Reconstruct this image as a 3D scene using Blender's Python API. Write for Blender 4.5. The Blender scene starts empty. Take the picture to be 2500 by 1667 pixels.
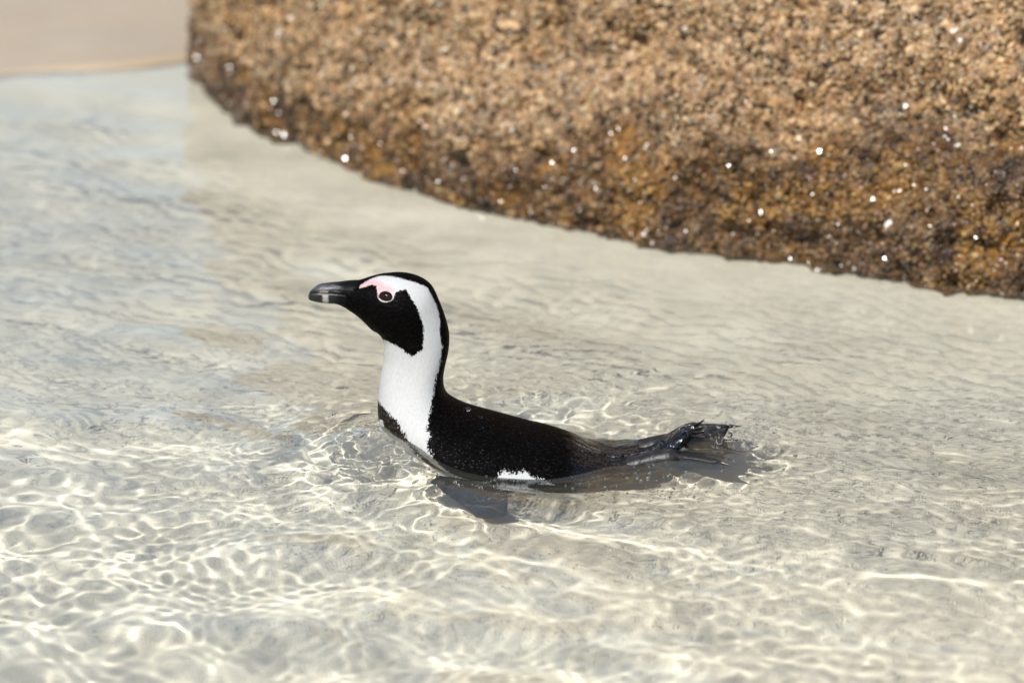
import bpy, bmesh, math, time
import numpy as np
from mathutils import Vector, Matrix
from mathutils.bvhtree import BVHTree

T0 = time.time()
R = math.radians
sc = bpy.context.scene
COL = sc.collection

# ------------------------------------------------------------------ camera
TH = R(20.0)            # the lens looks 20 degrees down
DIST = 5.0
LENS = 160.0
cam = bpy.data.cameras.new('camera')
camo = bpy.data.objects.new('camera', cam)
COL.objects.link(camo)
camo.location = (0, -DIST * math.cos(TH), DIST * math.sin(TH))
camo.rotation_euler = (R(90) - TH, 0, 0)
cam.lens = LENS
cam.sensor_width = 36
cam.clip_end = 5000
cam.dof.use_dof = True
cam.dof.focus_distance = 4.675
cam.dof.aperture_fstop = 3.4
sc.camera = camo

# ------------------------------------------------------------------ sky and sun
SUN_EL, SUN_AZ = R(51), R(25)          # behind the camera, to its left
SUN = Vector((-math.sin(SUN_AZ) * math.cos(SUN_EL), -math.cos(SUN_AZ) * math.cos(SUN_EL), math.sin(SUN_EL)))
world = bpy.data.worlds.new('World')
sc.world = world
world.use_nodes = True
wn = world.node_tree
sky = wn.nodes.new('ShaderNodeTexSky')
sky.sky_type = 'NISHITA'
sky.sun_disc = False
sky.sun_elevation = SUN_EL
sky.sun_rotation = math.atan2(SUN.x, SUN.y)
wn.links.new(sky.outputs[0], wn.nodes['Background'].inputs[0])
wn.nodes['Background'].inputs[1].default_value = 0.12
sun = bpy.data.lights.new('sun', 'SUN')
suno = bpy.data.objects.new('sun', sun)
COL.objects.link(suno)
suno.rotation_euler = SUN.to_track_quat('Z', 'Y').to_euler()
sun.energy = 5.0
sun.angle = R(0.5)
sun.color = (1.0, 0.965, 0.915)
sun.cycles.is_caustics_light = True      # the sun is focused by the water onto the sand
sc.view_settings.view_transform = 'Standard'
sc.view_settings.look = 'None'
sc.view_settings.exposure = 0.37
sc.view_settings.gamma = 1.0
sc.cycles.caustics_refractive = True
sc.cycles.caustics_reflective = False
sc.cycles.max_bounces = 8
sc.cycles.diffuse_bounces = 3
sc.cycles.glossy_bounces = 3
sc.cycles.transmission_bounces = 6
sc.cycles.sample_clamp_indirect = 6.0

# ------------------------------------------------------------------ helpers
rng = np.random.default_rng(11)


def hash01(ix, iy, iz, seed=0):
    n = (ix.astype(np.int64) * 374761393 + iy.astype(np.int64) * 668265263 + iz.astype(np.int64) * 2147483647 + seed * 974634777) & 0xFFFFFFFF
    n = ((n ^ (n >> 13)) * 1274126177) & 0xFFFFFFFF
    n = ((n ^ (n >> 16)) * 2246822519) & 0xFFFFFFFF
    n = n ^ (n >> 15)
    return (n & 0xFFFFFF).astype(np.float64) / 16777216.0


def vnoise(x, y, z, seed=0):
    """smooth value noise, about -1..1"""
    ix, iy, iz = np.floor(x), np.floor(y), np.floor(z)
    fx, fy, fz = x - ix, y - iy, z - iz
    ix, iy, iz = ix.astype(np.int64), iy.astype(np.int64), iz.astype(np.int64)
    u, v, w = (f * f * f * (f * (f * 6 - 15) + 10) for f in (fx, fy, fz))
    r = 0
    for a in (0, 1):
        for b in (0, 1):
            for c in (0, 1):
                r = r + (u if a else 1 - u) * (v if b else 1 - v) * (w if c else 1 - w) * hash01(ix + a, iy + b, iz + c, seed)
    return r * 2 - 1


def cells(P, size, seed=0):
    """Voronoi cells of about `size`: F1, F2 (in cell units) and the random number of the nearest cell"""
    q = P / size
    i0 = np.floor(q).astype(np.int64)
    n = len(P)
    f1 = np.full(n, 9.0)
    f2 = np.full(n, 9.0)
    rid = np.zeros(n)
    for a in (-1, 0, 1):
        for b in (-1, 0, 1):
            for c in (-1, 0, 1):
                ii = i0 + np.array([a, b, c])
                h = [hash01(ii[:, 0], ii[:, 1], ii[:, 2], seed + k) for k in range(3)]
                d = np.sqrt(sum((ii[:, k] + h[k] - q[:, k]) ** 2 for k in range(3)))
                r = hash01(ii[:, 0], ii[:, 1], ii[:, 2], seed + 7)
                near = d < f1
                f2 = np.where(near, f1, np.minimum(f2, d))
                rid = np.where(near, r, rid)
                f1 = np.where(near, d, f1)
    return f1, f2, rid


def smooth(a, b, x):
    t = np.clip((x - a) / (b - a), 0, 1)
    return t * t * (3 - 2 * t)


def mesh_np(name, v, f, mat, parent=None, attrs=None, smooth_shade=True):
    v = np.asarray(v, dtype='f4')
    f = np.asarray(f, dtype='i4')
    k = f.shape[1]
    me = bpy.data.meshes.new(name)
    me.vertices.add(len(v))
    me.vertices.foreach_set('co', v.ravel())
    me.loops.add(f.size)
    me.loops.foreach_set('vertex_index', f.ravel())
    me.polygons.add(len(f))
    me.polygons.foreach_set('loop_start', np.arange(0, f.size, k, dtype='i4'))
    me.update()
    me.polygons.foreach_set('use_smooth', np.full(len(f), smooth_shade))
    for an, av in (attrs or {}).items():
        at = me.attributes.new(an, 'FLOAT', 'POINT')
        at.data.foreach_set('value', np.asarray(av, dtype='f4').ravel())
    if mat:
        me.materials.append(mat)
    o = bpy.data.objects.new(name, me)
    COL.objects.link(o)
    if parent:
        o.parent = parent
        o.matrix_parent_inverse = Matrix.Translation(parent.location).inverted()
    return o


def grid_faces(nx, ny, wrap=False):
    """quads of ny rows with nx points each; wrap closes every row"""
    i = np.arange(ny - 1)[:, None] * nx
    j = np.arange(nx if wrap else nx - 1)[None]
    j2 = (j + 1) % nx
    return np.stack([i + j, i + j2, i + nx + j2, i + nx + j], -1).reshape(-1, 4)


def mat_new(name):
    m = bpy.data.materials.new(name)
    m.use_nodes = True
    return m, m.node_tree, m.node_tree.nodes['Principled BSDF']


def nd(nt, kind, **kw):
    n = nt.nodes.new(kind)
    for k, v in kw.items():
        setattr(n, k, v)
    return n


def link(nt, a, b):
    nt.links.new(a, b)


def attr(nt, name):
    return nd(nt, 'ShaderNodeAttribute', attribute_name=name).outputs['Fac']


def math_n(nt, op, a, b=None, c=None):
    n = nd(nt, 'ShaderNodeMath', operation=op)
    for i, v in enumerate((a, b, c)):
        if v is None:
            continue
        if isinstance(v, (int, float)):
            n.inputs[i].default_value = v
        else:
            link(nt, v, n.inputs[i])
    return n.outputs[0]


def mix_c(nt, fac, a, b, blend='MIX'):
    n = nd(nt, 'ShaderNodeMix', data_type='RGBA', blend_type=blend)
    for s, v in ((n.inputs[0], fac), (n.inputs[6], a), (n.inputs[7], b)):
        if isinstance(v, (int, float)):
            s.default_value = v
        elif isinstance(v, tuple):
            s.default_value = (*v, 1) if len(v) == 3 else v
        else:
            link(nt, v, s)
    return n.outputs[2]


def ramp(nt, fac, stops, interp='LINEAR'):
    n = nd(nt, 'ShaderNodeValToRGB')
    n.color_ramp.interpolation = interp
    e = n.color_ramp.elements
    while len(e) < len(stops):
        e.new(0.5)
    for el, (p, c) in zip(e, stops):
        el.position = p
        el.color = (*c, 1) if len(c) == 3 else c
    link(nt, fac, n.inputs[0])
    return n.outputs[0]


def step_n(nt, x, w):
    """0 below -w, 1 above w"""
    n = nd(nt, 'ShaderNodeMapRange', interpolation_type='SMOOTHSTEP')
    n.inputs['From Min'].default_value = -w
    n.inputs['From Max'].default_value = w
    link(nt, x, n.inputs['Value'])
    return n.outputs['Result']


def noise_n(nt, scale, detail=3.0, rough=0.55, vec=None, dim='3D'):
    n = nd(nt, 'ShaderNodeTexNoise', noise_dimensions=dim)
    n.inputs['Scale'].default_value = scale
    n.inputs['Detail'].default_value = detail
    n.inputs['Roughness'].default_value = rough
    if vec is not None:
        link(nt, vec, n.inputs['Vector'])
    return n.outputs['Fac']


def obj_vec(nt, scale=(1, 1, 1), rot=(0, 0, 0)):
    tc = nd(nt, 'ShaderNodeTexCoord')
    mp = nd(nt, 'ShaderNodeMapping')
    mp.inputs['Scale'].default_value = scale
    mp.inputs['Rotation'].default_value = rot
    link(nt, tc.outputs['Object'], mp.inputs['Vector'])
    return mp.outputs['Vector']


def bump_n(nt, h, strength, dist, normal=None):
    b = nd(nt, 'ShaderNodeBump')
    b.inputs['Strength'].default_value = strength
    b.inputs['Distance'].default_value = dist
    link(nt, h, b.inputs['Height'])
    if normal is not None:
        link(nt, normal, b.inputs['Normal'])
    return b.outputs['Normal']


def tag(o, label=None, cat=None, group=None, kind=None):
    for k, v in (('label', label), ('category', cat), ('group', group), ('kind', kind)):
        if v:
            o[k] = v
    return o


# measured points of the photograph (2500 px wide) to the place
CAM = np.array(camo.location)
FWD = np.array([0, math.cos(TH), -math.sin(TH)])
UPV = np.array([0, math.sin(TH), math.cos(TH)])
KPX = 36.0 / LENS / 2500.0


def ray(px, py):
    return FWD + (px - 1250) * KPX * np.array([1.0, 0, 0]) - (py - 833.5) * KPX * UPV


def on_water(px, py):
    d = ray(px, py)
    t = -CAM[2] / d[2]
    return CAM + d * t


YP = -0.315            # the penguin's mid plane


def on_mid(px, py):
    d = ray(px, py)
    t = (YP - CAM[1]) / d[1]
    p = CAM + d * t
    return np.array([p[0], p[2]])


S_PX = on_mid(1251, 1000)[0] - on_mid(1250, 1000)[0]      # metres per pixel at the penguin

# outline of the boulder at the water line
contact_px = [(478, 170), (505, 232), (540, 262), (600, 293), (745, 342), (850, 393), (1020, 457), (1170, 494), (1330, 521), (1490, 553),
              (1660, 595), (1810, 614), (2020, 638), (2180, 670), (2340, 696), (2500, 714)]
cp = [tuple(on_water(*q)[:2]) for q in contact_px]
cp = [(-0.10, 2.35), (-0.33, 1.75), (-0.425, 1.30)] + cp + [(0.95, 0.02), (1.45, -0.06), (2.1, 0.1), (2.7, 0.7), (2.9, 1.6), (2.4, 2.5), (1.4, 3.0), (0.5, 2.85)]
cp = np.array(cp)


def closed_spline(P, n):
    """centripetal-like resampling of a closed Catmull-Rom curve, with parameter by chord length"""
    m = len(P)
    pts, par = [], []
    s = 0
    for i in range(m):
        p0, p1, p2, p3 = P[i - 1], P[i], P[(i + 1) % m], P[(i + 2) % m]
        L = np.linalg.norm(p2 - p1)
        l0, l3 = max(np.linalg.norm(p1 - p0), 1e-6), max(np.linalg.norm(p3 - p2), 1e-6)
        m1 = L * ((p1 - p0) / l0 * L + (p2 - p1) / L * l0) / (l0 + L)
        m2 = L * ((p2 - p1) / L * l3 + (p3 - p2) / l3 * L) / (l3 + L)
        for t in np.linspace(0, 1, n, endpoint=False):
            h = (2 * t**3 - 3 * t**2 + 1, t**3 - 2 * t**2 + t, -2 * t**3 + 3 * t**2, t**3 - t**2)
            pts.append(h[0] * p1 + h[1] * m1 + h[2] * p2 + h[3] * m2)
            par.append(s + L * t)
        s += L
    return np.array(pts), np.array(par), s


cv, cs, clen = closed_spline(cp, 40)

# ================================================================== SAND
def outline_dist(x, y):
    Q = np.stack([x, y], -1)
    d = np.full(len(Q), 1e9)
    P = cv[::8]
    for i in range(len(P)):
        a, b = P[i - 1], P[i]
        ab = b - a
        t = np.clip(((Q - a) @ ab) / (ab @ ab + 1e-12), 0, 1)
        d = np.minimum(d, np.linalg.norm(Q - a - t[:, None] * ab, axis=1))
    return d


def sand_h(X, Y):
    shore = 1.04 + 0.07 * np.sin(X * 2.3 + 1.9) + 0.05 * vnoise(X * 3.5, X * 0, X * 0, 8) - 0.55 * smooth(0.2, 2.5, X)
    t = shore - Y                                    # metres seaward of the shore line
    near = (np.abs(X) < 4) & (np.abs(Y) < 4)
    d = np.full(X.shape, 9.0)
    d[near] = outline_dist(X[near], Y[near])
    t = np.minimum(t, d + 0.035)                     # sand is banked up against the boulder
    z = np.where(t > 0, -0.135 * (1 - np.exp(-np.maximum(t, 0) / 0.58)) - 0.30 * np.maximum(t - 0.72, 0) * smooth(0.6, 0.95, t) - 0.012 * smooth(0, 0.016, t), 0.06 * -t)
    z = np.where(t < -1.0, 0.06 + 0.09 * (1 - np.exp((t + 1.0) / 4)) * 4, z)
    z = np.maximum(z, -2.2)
    amp = 0.006 * smooth(-0.3, 0.6, t) + 0.0015
    z = z + amp * vnoise(X * 5.5, Y * 5.5, X * 0, 3) + 0.4 * amp * vnoise(X * 14, Y * 14, X * 0, 4)
    return z


def warp_axis(core, out, slow=0.0):
    lo, hi = core[0], core[-1]
    s0, s1 = core[1] - core[0], core[-1] - core[-2]
    left, right = [], []
    s, p = s0, lo
    while p > -out:
        s *= 1.035 if s < slow else 1.25
        p -= s
        left.append(p)
    s, p = s1, hi
    while p < out:
        s *= 1.035 if s < slow else 1.25
        p += s
        right.append(p)
    return np.array(left[::-1] + list(core) + right)


def sheet(name, xs, ys, Z, mat, attrs=None):
    X, Y = np.meshgrid(xs, ys)
    v = np.stack([X, Y, Z], -1).reshape(-1, 3)
    return mesh_np(name, v, grid_faces(len(xs), len(ys)), mat, attrs=attrs)


msand, nt, p = mat_new('sand')
v = obj_vec(nt)
n1 = noise_n(nt, 9, 4, 0.6, v)
n2 = noise_n(nt, 900, 2, 0.7, v)
c = ramp(nt, n1, [(0.3, (0.745, 0.685, 0.585)), (0.7, (0.82, 0.765, 0.67))])
c = mix_c(nt, ramp(nt, n2, [(0.38, (0, 0, 0)), (0.72, (1, 1, 1))]), mix_c(nt, 1.0, c, (0.80, 0.77, 0.72), 'MULTIPLY'), c)
geo = nd(nt, 'ShaderNodeNewGeometry')
sep = nd(nt, 'ShaderNodeSeparateXYZ')
link(nt, geo.outputs['Position'], sep.inputs[0])
wetn = math_n(nt, 'ADD', sep.outputs['Z'], math_n(nt, 'MULTIPLY', math_n(nt, 'SUBTRACT', n1, 0.5), 0.03))
wet = math_n(nt, 'SUBTRACT', 1.0, step_n(nt, math_n(nt, 'SUBTRACT', wetn, 0.16), 0.05))
above = step_n(nt, math_n(nt, 'SUBTRACT', wetn, -0.016), 0.004)
film = math_n(nt, 'MULTIPLY', wet, above)            # wet sand out of the water
c = mix_c(nt, film, c, mix_c(nt, 1.0, c, (0.48, 0.415, 0.335), 'MULTIPLY'))
link(nt, c, p.inputs['Base Color'])
link(nt, math_n(nt, 'SUBTRACT', 0.92, math_n(nt, 'MULTIPLY', film, 0.62)), p.inputs['Roughness'])
link(nt, math_n(nt, 'ADD', 0.05, math_n(nt, 'MULTIPLY', film, 0.5)), p.inputs['Specular IOR Level'])
link(nt, bump_n(nt, n2, 0.3, 0.001), p.inputs['Normal'])

xs = warp_axis(np.arange(-1.0, 1.6, 0.018), 1500)
ys = warp_axis(np.concatenate([np.arange(-1.3, 0.85, 0.018), np.arange(0.85, 1.29, 0.0045), np.arange(1.29, 2.2, 0.018)]), 1500)
X, Y = np.meshgrid(xs, ys)
sand = sheet('sand', xs, ys, sand_h(X, Y), msand)
tag(sand, kind='structure')
sand.cycles.is_caustics_receiver = True

# ================================================================== BOULDER
i_a, i_b = 2 * 40, (3 + len(contact_px) + 1) * 40       # stretch of the outline that the place shows
sa, sb = cs[i_a], cs[i_b]
s_fine = np.arange(sa, sb, 0.005)
s_all = np.concatenate([s_fine, np.linspace(sb, clen + sa, 160, endpoint=False)])
cxx = np.interp(s_all % clen, np.append(cs, clen), np.append(cv[:, 0], cv[0, 0]))
cyy = np.interp(s_all % clen, np.append(cs, clen), np.append(cv[:, 1], cv[0, 1]))
z_all = np.concatenate([np.linspace(-0.55, -0.05, 24, endpoint=False), np.arange(-0.05, 0.62, 0.005), np.linspace(0.62, 1.45, 60)])
CX, CY = 1.25, 1.45
prof_z = [-0.6, -0.3, 0.0, 0.03, 0.08, 0.14, 0.20, 0.26, 0.34, 0.45, 0.60, 0.8, 1.0, 1.2, 1.35, 1.46]
prof_i = [-0.12, -0.04, 0.0, 0.004, 0.010, 0.024, 0.048, 0.083, 0.145, 0.24, 0.37, 0.56, 0.78, 1.06, 1.33, 1.60]
inset = np.interp(z_all, prof_z, prof_i)
k5 = np.ones(9) / 9
inset[30:-30] = np.convolve(inset, k5, 'same')[30:-30]
ns, nz = len(s_all), len(z_all)
rx, ry = cxx - CX, cyy - CY
# the left nose stays steep, the long face leans back
sl = (s_all - sa) / (sb - sa)
lean = 0.55 + 0.45 * smooth(0.10, 0.42, np.clip(sl, 0, 1))
fade_top = smooth(0.5, 1.2, z_all)[:, None]
ins = inset[:, None] * (lean[None] * (1 - fade_top) + fade_top)
scale = 1 - ins / 1.62
P = np.stack([CX + rx[None] * scale, CY + ry[None] * scale, np.repeat(z_all[:, None], ns, 1)], -1)
# normals of the smooth form
dS = np.roll(P, -1, 1) - np.roll(P, 1, 1)
dZ = np.gradient(P, axis=0)
N = np.cross(dS, dZ)
N /= np.linalg.norm(N, axis=-1, keepdims=True) + 1e-12
Pf = P.reshape(-1, 3)
Nf = N.reshape(-1, 3)
big = 0.030 * vnoise(*(Pf * 3.1).T, 21) + 0.018 * vnoise(*(Pf * 7.5).T, 22) + 0.010 * vnoise(*(Pf * 18).T, 23)
big = big * smooth(-0.06, 0.10, Pf[:, 2]) + 0.25 * big * (1 - smooth(-0.06, 0.10, Pf[:, 2]))
lump = 0.0110 * vnoise(*(Pf * 42).T, 24)
# long hollows that run along the face above the tide line
xx = Pf[:, 0]
hol = np.exp(-((Pf[:, 2] - (0.155 + 0.05 * np.sin(xx * 5 + 0.7) + 0.03 * vnoise(xx * 9, xx * 0, xx * 0, 5))) / 0.035) ** 2)
hol *= smooth(-0.10, 0.12, xx) * (0.55 + 0.45 * vnoise(*(Pf * 8).T, 31))
Pj = Pf + 0.004 * np.stack([vnoise(*(Pf * 130).T, 41 + k) for k in range(3)], -1)
f1, f2, rid = cells(Pj, 0.0115, 5)
g1, g2, gid = cells(Pj, 0.0060, 9)
grain = 0.0062 * (rid - 0.45) + 0.0042 * (1 - np.clip(f1 / 0.75, 0, 1) ** 2) + 0.0018 * (gid - 0.5) + 0.0014 * (1 - np.clip(g1 / 0.8, 0, 1) ** 2)
pit = np.maximum(vnoise(*(Pf * 60).T, 25) - 0.45, 0) * 0.020
fine_mask = smooth(-0.10, -0.04, Pf[:, 2]) * (1 - smooth(0.62, 0.8, Pf[:, 2]))
sfl = np.repeat((np.arange(ns) < len(s_fine))[None], nz, 0).ravel()
disp = big + lump - 0.055 * hol + np.where(sfl, grain - pit, 0) * fine_mask
V = Pf + Nf * disp[:, None]
faces = grid_faces(ns, nz, wrap=True)
V = np.vstack([V, [[CX, CY, 1.50]]])
topc = len(V) - 1
last = (nz - 1) * ns
tri = np.stack([last + np.arange(ns), last + (np.arange(ns) + 1) % ns, np.full(ns, topc), np.full(ns, topc)], -1)

GCOL = [(0.0, (0.045, 0.036, 0.028)), (0.10, (0.17, 0.105, 0.05)), (0.22, (0.37, 0.26, 0.165)), (0.40, (0.47, 0.35, 0.235)), (0.56, (0.31, 0.205, 0.115)),
        (0.68, (0.37, 0.30, 0.215)), (0.80, (0.51, 0.40, 0.285)), (0.90, (0.27, 0.25, 0.22)), (0.975, (0.50, 0.45, 0.38))]


def grain_shader(nt, p, rnd, wetf, tone=(0.88, 0.87, 0.80)):
    v = obj_vec(nt)
    geo = nd(nt, 'ShaderNodeNewGeometry')
    c = ramp(nt, rnd, GCOL, 'CONSTANT')
    fn = nd(nt, 'ShaderNodeTexNoise')
    fn.inputs['Scale'].default_value = 520
    fn.inputs['Detail'].default_value = 3
    link(nt, geo.outputs['Position'], fn.inputs['Vector'])
    f = fn.outputs['Fac']
    c = mix_c(nt, 0.7, c, mix_c(nt, 1.0, c, ramp(nt, f, [(0.3, (0.45, 0.42, 0.38)), (0.7, (1.35, 1.32, 1.28))]), 'MULTIPLY'))
    bn = nd(nt, 'ShaderNodeTexNoise')
    bn.inputs['Scale'].default_value = 11
    bn.inputs['Detail'].default_value = 4
    link(nt, geo.outputs['Position'], bn.inputs['Vector'])
    b = bn.outputs['Fac']
    cl = nd(nt, 'ShaderNodeTexNoise')
    cl.inputs['Scale'].default_value = 55
    cl.inputs['Detail'].default_value = 3
    link(nt, geo.outputs['Position'], cl.inputs['Vector'])
    c = mix_c(nt, 1.0, c, ramp(nt, cl.outputs['Fac'], [(0.34, (0.54, 0.50, 0.44)), (0.50, (1.0, 0.97, 0.91)), (0.68, (1.36, 1.31, 1.2))]), 'MULTIPLY')
    # rust stains wander over the face
    c = mix_c(nt, ramp(nt, b, [(0.46, (0, 0, 0)), (0.66, (0.42, 0.42, 0.42))]), c, mix_c(nt, 1.0, c, (0.98, 0.78, 0.44), 'MULTIPLY'))
    wc = mix_c(nt, 1.0, c, (0.40, 0.335, 0.235), 'MULTIPLY')
    wc = mix_c(nt, ramp(nt, b, [(0.45, (0, 0, 0)), (0.60, (0.9, 0.9, 0.9))]), wc, mix_c(nt, 1.0, c, (0.70, 0.56, 0.24), 'MULTIPLY'))
    sn = nd(nt, 'ShaderNodeTexNoise')
    sn.inputs['Scale'].default_value = 17
    sn.inputs['Detail'].default_value = 4
    link(nt, geo.outputs['Position'], sn.inputs['Vector'])
    wc = mix_c(nt, ramp(nt, sn.outputs['Fac'], [(0.38, (0.85, 0.85, 0.85)), (0.53, (0, 0, 0))]), wc, mix_c(nt, 1.0, c, (0.19, 0.15, 0.11), 'MULTIPLY'))
    c = mix_c(nt, 1.0, mix_c(nt, wetf, c, wc), tone, 'MULTIPLY')
    link(nt, c, p.inputs['Base Color'])
    link(nt, math_n(nt, 'SUBTRACT', 0.85, math_n(nt, 'MULTIPLY', wetf, 0.45)), p.inputs['Roughness'])
    p.inputs['Specular IOR Level'].default_value = 0.25
    link(nt, math_n(nt, 'MULTIPLY', wetf, 1.0), p.inputs['Coat Weight'])
    p.inputs['Coat Roughness'].default_value = 0.19
    p.inputs['Coat IOR'].default_value = 1.6
    nb = bump_n(nt, f, 0.5, 0.0012)
    link(nt, nb, p.inputs['Normal'])


mrock, nt, p = mat_new('boulder_granite')
vo = nd(nt, 'ShaderNodeTexVoronoi')
vo.inputs['Scale'].default_value = 150
link(nt, obj_vec(nt), vo.inputs['Vector'])
sepv = nd(nt, 'ShaderNodeSeparateColor')
link(nt, vo.outputs['Color'], sepv.inputs[0])
grain_shader(nt, p, sepv.outputs[0], attr(nt, 'grain_wet'), (0.62, 0.56, 0.52))      # matrix darkened evenly, painted shade for the gaps between grains
for l_ in list(p.inputs['Coat Weight'].links):
    nt.links.remove(l_)
p.inputs['Coat Weight'].default_value = 0.0
link(nt, bump_n(nt, vo.outputs['Distance'], 0.9, -0.004), p.inputs['Normal'])


def wet_of(Q):
    w = 0.070 + 0.095 * smooth(-0.30, 0.50, Q[:, 0])
    return smooth(-0.035, 0.035, w - Q[:, 2] + 0.035 * vnoise(*(Q * 9).T, 51) + 0.03 * vnoise(*(Q * 25).T, 52))


boulder = mesh_np('boulder', V, np.vstack([faces, tri[:0]]), mrock, attrs={
    'grain_wet': wet_of(V)})
bm = bmesh.new()
bm.from_mesh(boulder.data)
bm.verts.ensure_lookup_table()
for a, b, t_, _ in tri:
    bm.faces.new((bm.verts[a], bm.verts[b], bm.verts[t_])).smooth = True
bm.to_mesh(boulder.data)
bm.free()
tag(boulder, 'large coarse brown granite boulder with wet dark foot at the water edge', 'boulder')
boulder.cycles.is_caustics_receiver = True

print('boulder', time.time() - T0)

# ---- crystals bedded in the boulder
mcry, nt, p = mat_new('feldspar')
v = obj_vec(nt)
link(nt, ramp(nt, noise_n(nt, 300, 3, 0.6, v), [(0.3, (0.46, 0.40, 0.33)), (0.7, (0.74, 0.70, 0.63))]), p.inputs['Base Color'])
p.inputs['Roughness'].default_value = 0.45


def pebble_mesh(seed):
    bm = bmesh.new()
    bmesh.ops.create_icosphere(bm, subdivisions=2, radius=1)
    r = np.random.default_rng(seed)
    for vv in bm.verts:
        c = np.array(vv.co)
        d = 1 + 0.22 * math.sin(3.1 * c[0] + seed) * math.cos(2.7 * c[1] + 2 * seed) + 0.12 * r.normal()
        vv.co = Vector(c * d)
    me = bpy.data.meshes.new('crystal')
    bm.to_mesh(me)
    bm.free()
    me.materials.append(mcry)
    return me


peb = [pebble_mesh(s) for s in range(4)]

# ---- the boulder is built of packed grains: the largest are pieces of their own, the rest one mass
mgrain, nt, p = mat_new('granite_grain')
a_r = attr(nt, 'grain_random')
a_w = attr(nt, 'grain_wet')
grain_shader(nt, p, a_r, a_w)
mstone, nt, p = mat_new('granite_stone')
oi = nd(nt, 'ShaderNodeObjectInfo')
sepc = nd(nt, 'ShaderNodeSeparateColor')
link(nt, oi.outputs['Color'], sepc.inputs[0])
grain_shader(nt, p, sepc.outputs[0], sepc.outputs[1])

gshapes = []
for k in range(8):
    bm = bmesh.new()
    bmesh.ops.create_icosphere(bm, subdivisions=1, radius=1)
    gr_ = np.random.default_rng(100 + k)
    cv_ = np.array([v_.co[:] for v_ in bm.verts])
    for _ in range(9):                                   # knock facets off a ball
        n_ = gr_.normal(size=3)
        n_ /= np.linalg.norm(n_)
        over = np.maximum(cv_ @ n_ - gr_.uniform(0.42, 0.8), 0)
        cv_ = cv_ - over[:, None] * n_
    gf_ = np.array([[v_.index for v_ in f_.verts] for f_ in bm.faces])
    bm.free()
    gshapes.append((cv_, gf_))

sfine_n = len(s_fine)
Vg = V[:-1].reshape(nz, ns, 3)
gr_ = np.random.default_rng(77)
# even jittered spots over the shown face, by arc length along and up the face
zi = [0]
spots = []
up_len = np.linalg.norm(np.gradient(Vg[:, sfine_n // 2], axis=0), axis=1)
SP = 0.0054
col = Vg[:, :sfine_n]
iz = np.where((z_all > -0.02) & (z_all < 0.60))[0]
arc = np.concatenate([[0], np.cumsum(np.linalg.norm(np.diff(P[:, sfine_n // 2], axis=0), axis=1))])
a0, a1 = arc[iz[0]], arc[iz[-1]]
rows_ = np.arange(a0, a1, SP * 0.87)
cols_ = np.arange(0, (sb - sa) - 0.01, SP)
AA, SS = np.meshgrid(rows_, cols_, indexing='ij')
SS = SS + (np.arange(len(rows_)) % 2)[:, None] * SP / 2
AA = (AA + gr_.uniform(-0.45, 0.45, AA.shape) * SP).ravel()
SS = (SS + gr_.uniform(-0.45, 0.45, SS.shape) * SP).ravel()
fz = np.interp(AA, arc, np.arange(nz))
fs = np.clip(SS / 0.005, 0, sfine_n - 2)
i0, j0 = np.floor(fz).astype(int), np.floor(fs).astype(int)
u_, w_ = (fz - i0)[:, None], (fs - j0)[:, None]
i1 = np.minimum(i0 + 1, nz - 1)
C0 = (Vg[i0, j0] * (1 - u_) * (1 - w_) + Vg[i1, j0] * u_ * (1 - w_) + Vg[i0, j0 + 1] * (1 - u_) * w_ + Vg[i1, j0 + 1] * u_ * w_)
NN = N[i0, j0]
rel = C0 - CAM
dep = rel @ FWD
pxx = 1250 + rel[:, 0] / dep / KPX
pyy = 833.5 - (rel @ UPV) / dep / KPX
thin = np.maximum(np.clip((pxx - 2650) / 1100, 0, 1), np.clip((-120 - pyy) / 520, 0, 1))
keep = gr_.random(len(pxx)) > thin                     # the loose grains thin out farther along the face
C0, NN = C0[keep], NN[keep]
ng = len(C0)
rad = SP * 0.66 * np.exp(gr_.normal(0, 0.31, ng)) * (1 + 0.3 * (gr_.random(ng) > 0.965))
wetg = wet_of(C0)
rnd = gr_.random(ng)
rnd = np.where((rad > SP * 0.9) & ((rnd < 0.1) | (rnd > 0.9)), 0.3 + 0.5 * gr_.random(ng), rnd)
# random frames
q_ = gr_.normal(size=(ng, 4))
q_ /= np.linalg.norm(q_, axis=1)[:, None]
w0, x0, y0, z0 = q_.T
RM = np.stack([1 - 2 * (y0**2 + z0**2), 2 * (x0 * y0 - z0 * w0), 2 * (x0 * z0 + y0 * w0), 2 * (x0 * y0 + z0 * w0), 1 - 2 * (x0**2 + z0**2), 2 * (y0 * z0 - x0 * w0),
               2 * (x0 * z0 - y0 * w0), 2 * (y0 * z0 + x0 * w0), 1 - 2 * (x0**2 + y0**2)], -1).reshape(-1, 3, 3)
SC = rad[:, None] * np.exp(gr_.normal(0, 0.16, (ng, 3)))
CEN = C0 + NN * (rad * gr_.uniform(-0.7, 0.45, ng))[:, None]
big_i = np.argsort(-rad)[:300]
is_big = np.zeros(ng, bool)
is_big[big_i] = True
stone_me = []
for k in range(8):
    me = bpy.data.meshes.new('grain')
    me.from_pydata([tuple(a) for a in gshapes[k][0]], [], [tuple(int(b) for b in a) for a in gshapes[k][1]])
    me.polygons.foreach_set('use_smooth', np.zeros(len(me.polygons), bool))
    me.materials.append(mstone)
    stone_me.append(me)
for k, i in enumerate(big_i):
    o = bpy.data.objects.new('grain', stone_me[k % 8])
    COL.objects.link(o)
    o.parent = boulder
    M = RM[i] * SC[i][None, :]
    o.matrix_local = Matrix(((*M[0], CEN[i][0]), (*M[1], CEN[i][1]), (*M[2], CEN[i][2]), (0, 0, 0, 1)))
    o.color = (rnd[i], wetg[i], 0, 1)
    o.cycles.is_caustics_receiver = True
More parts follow.
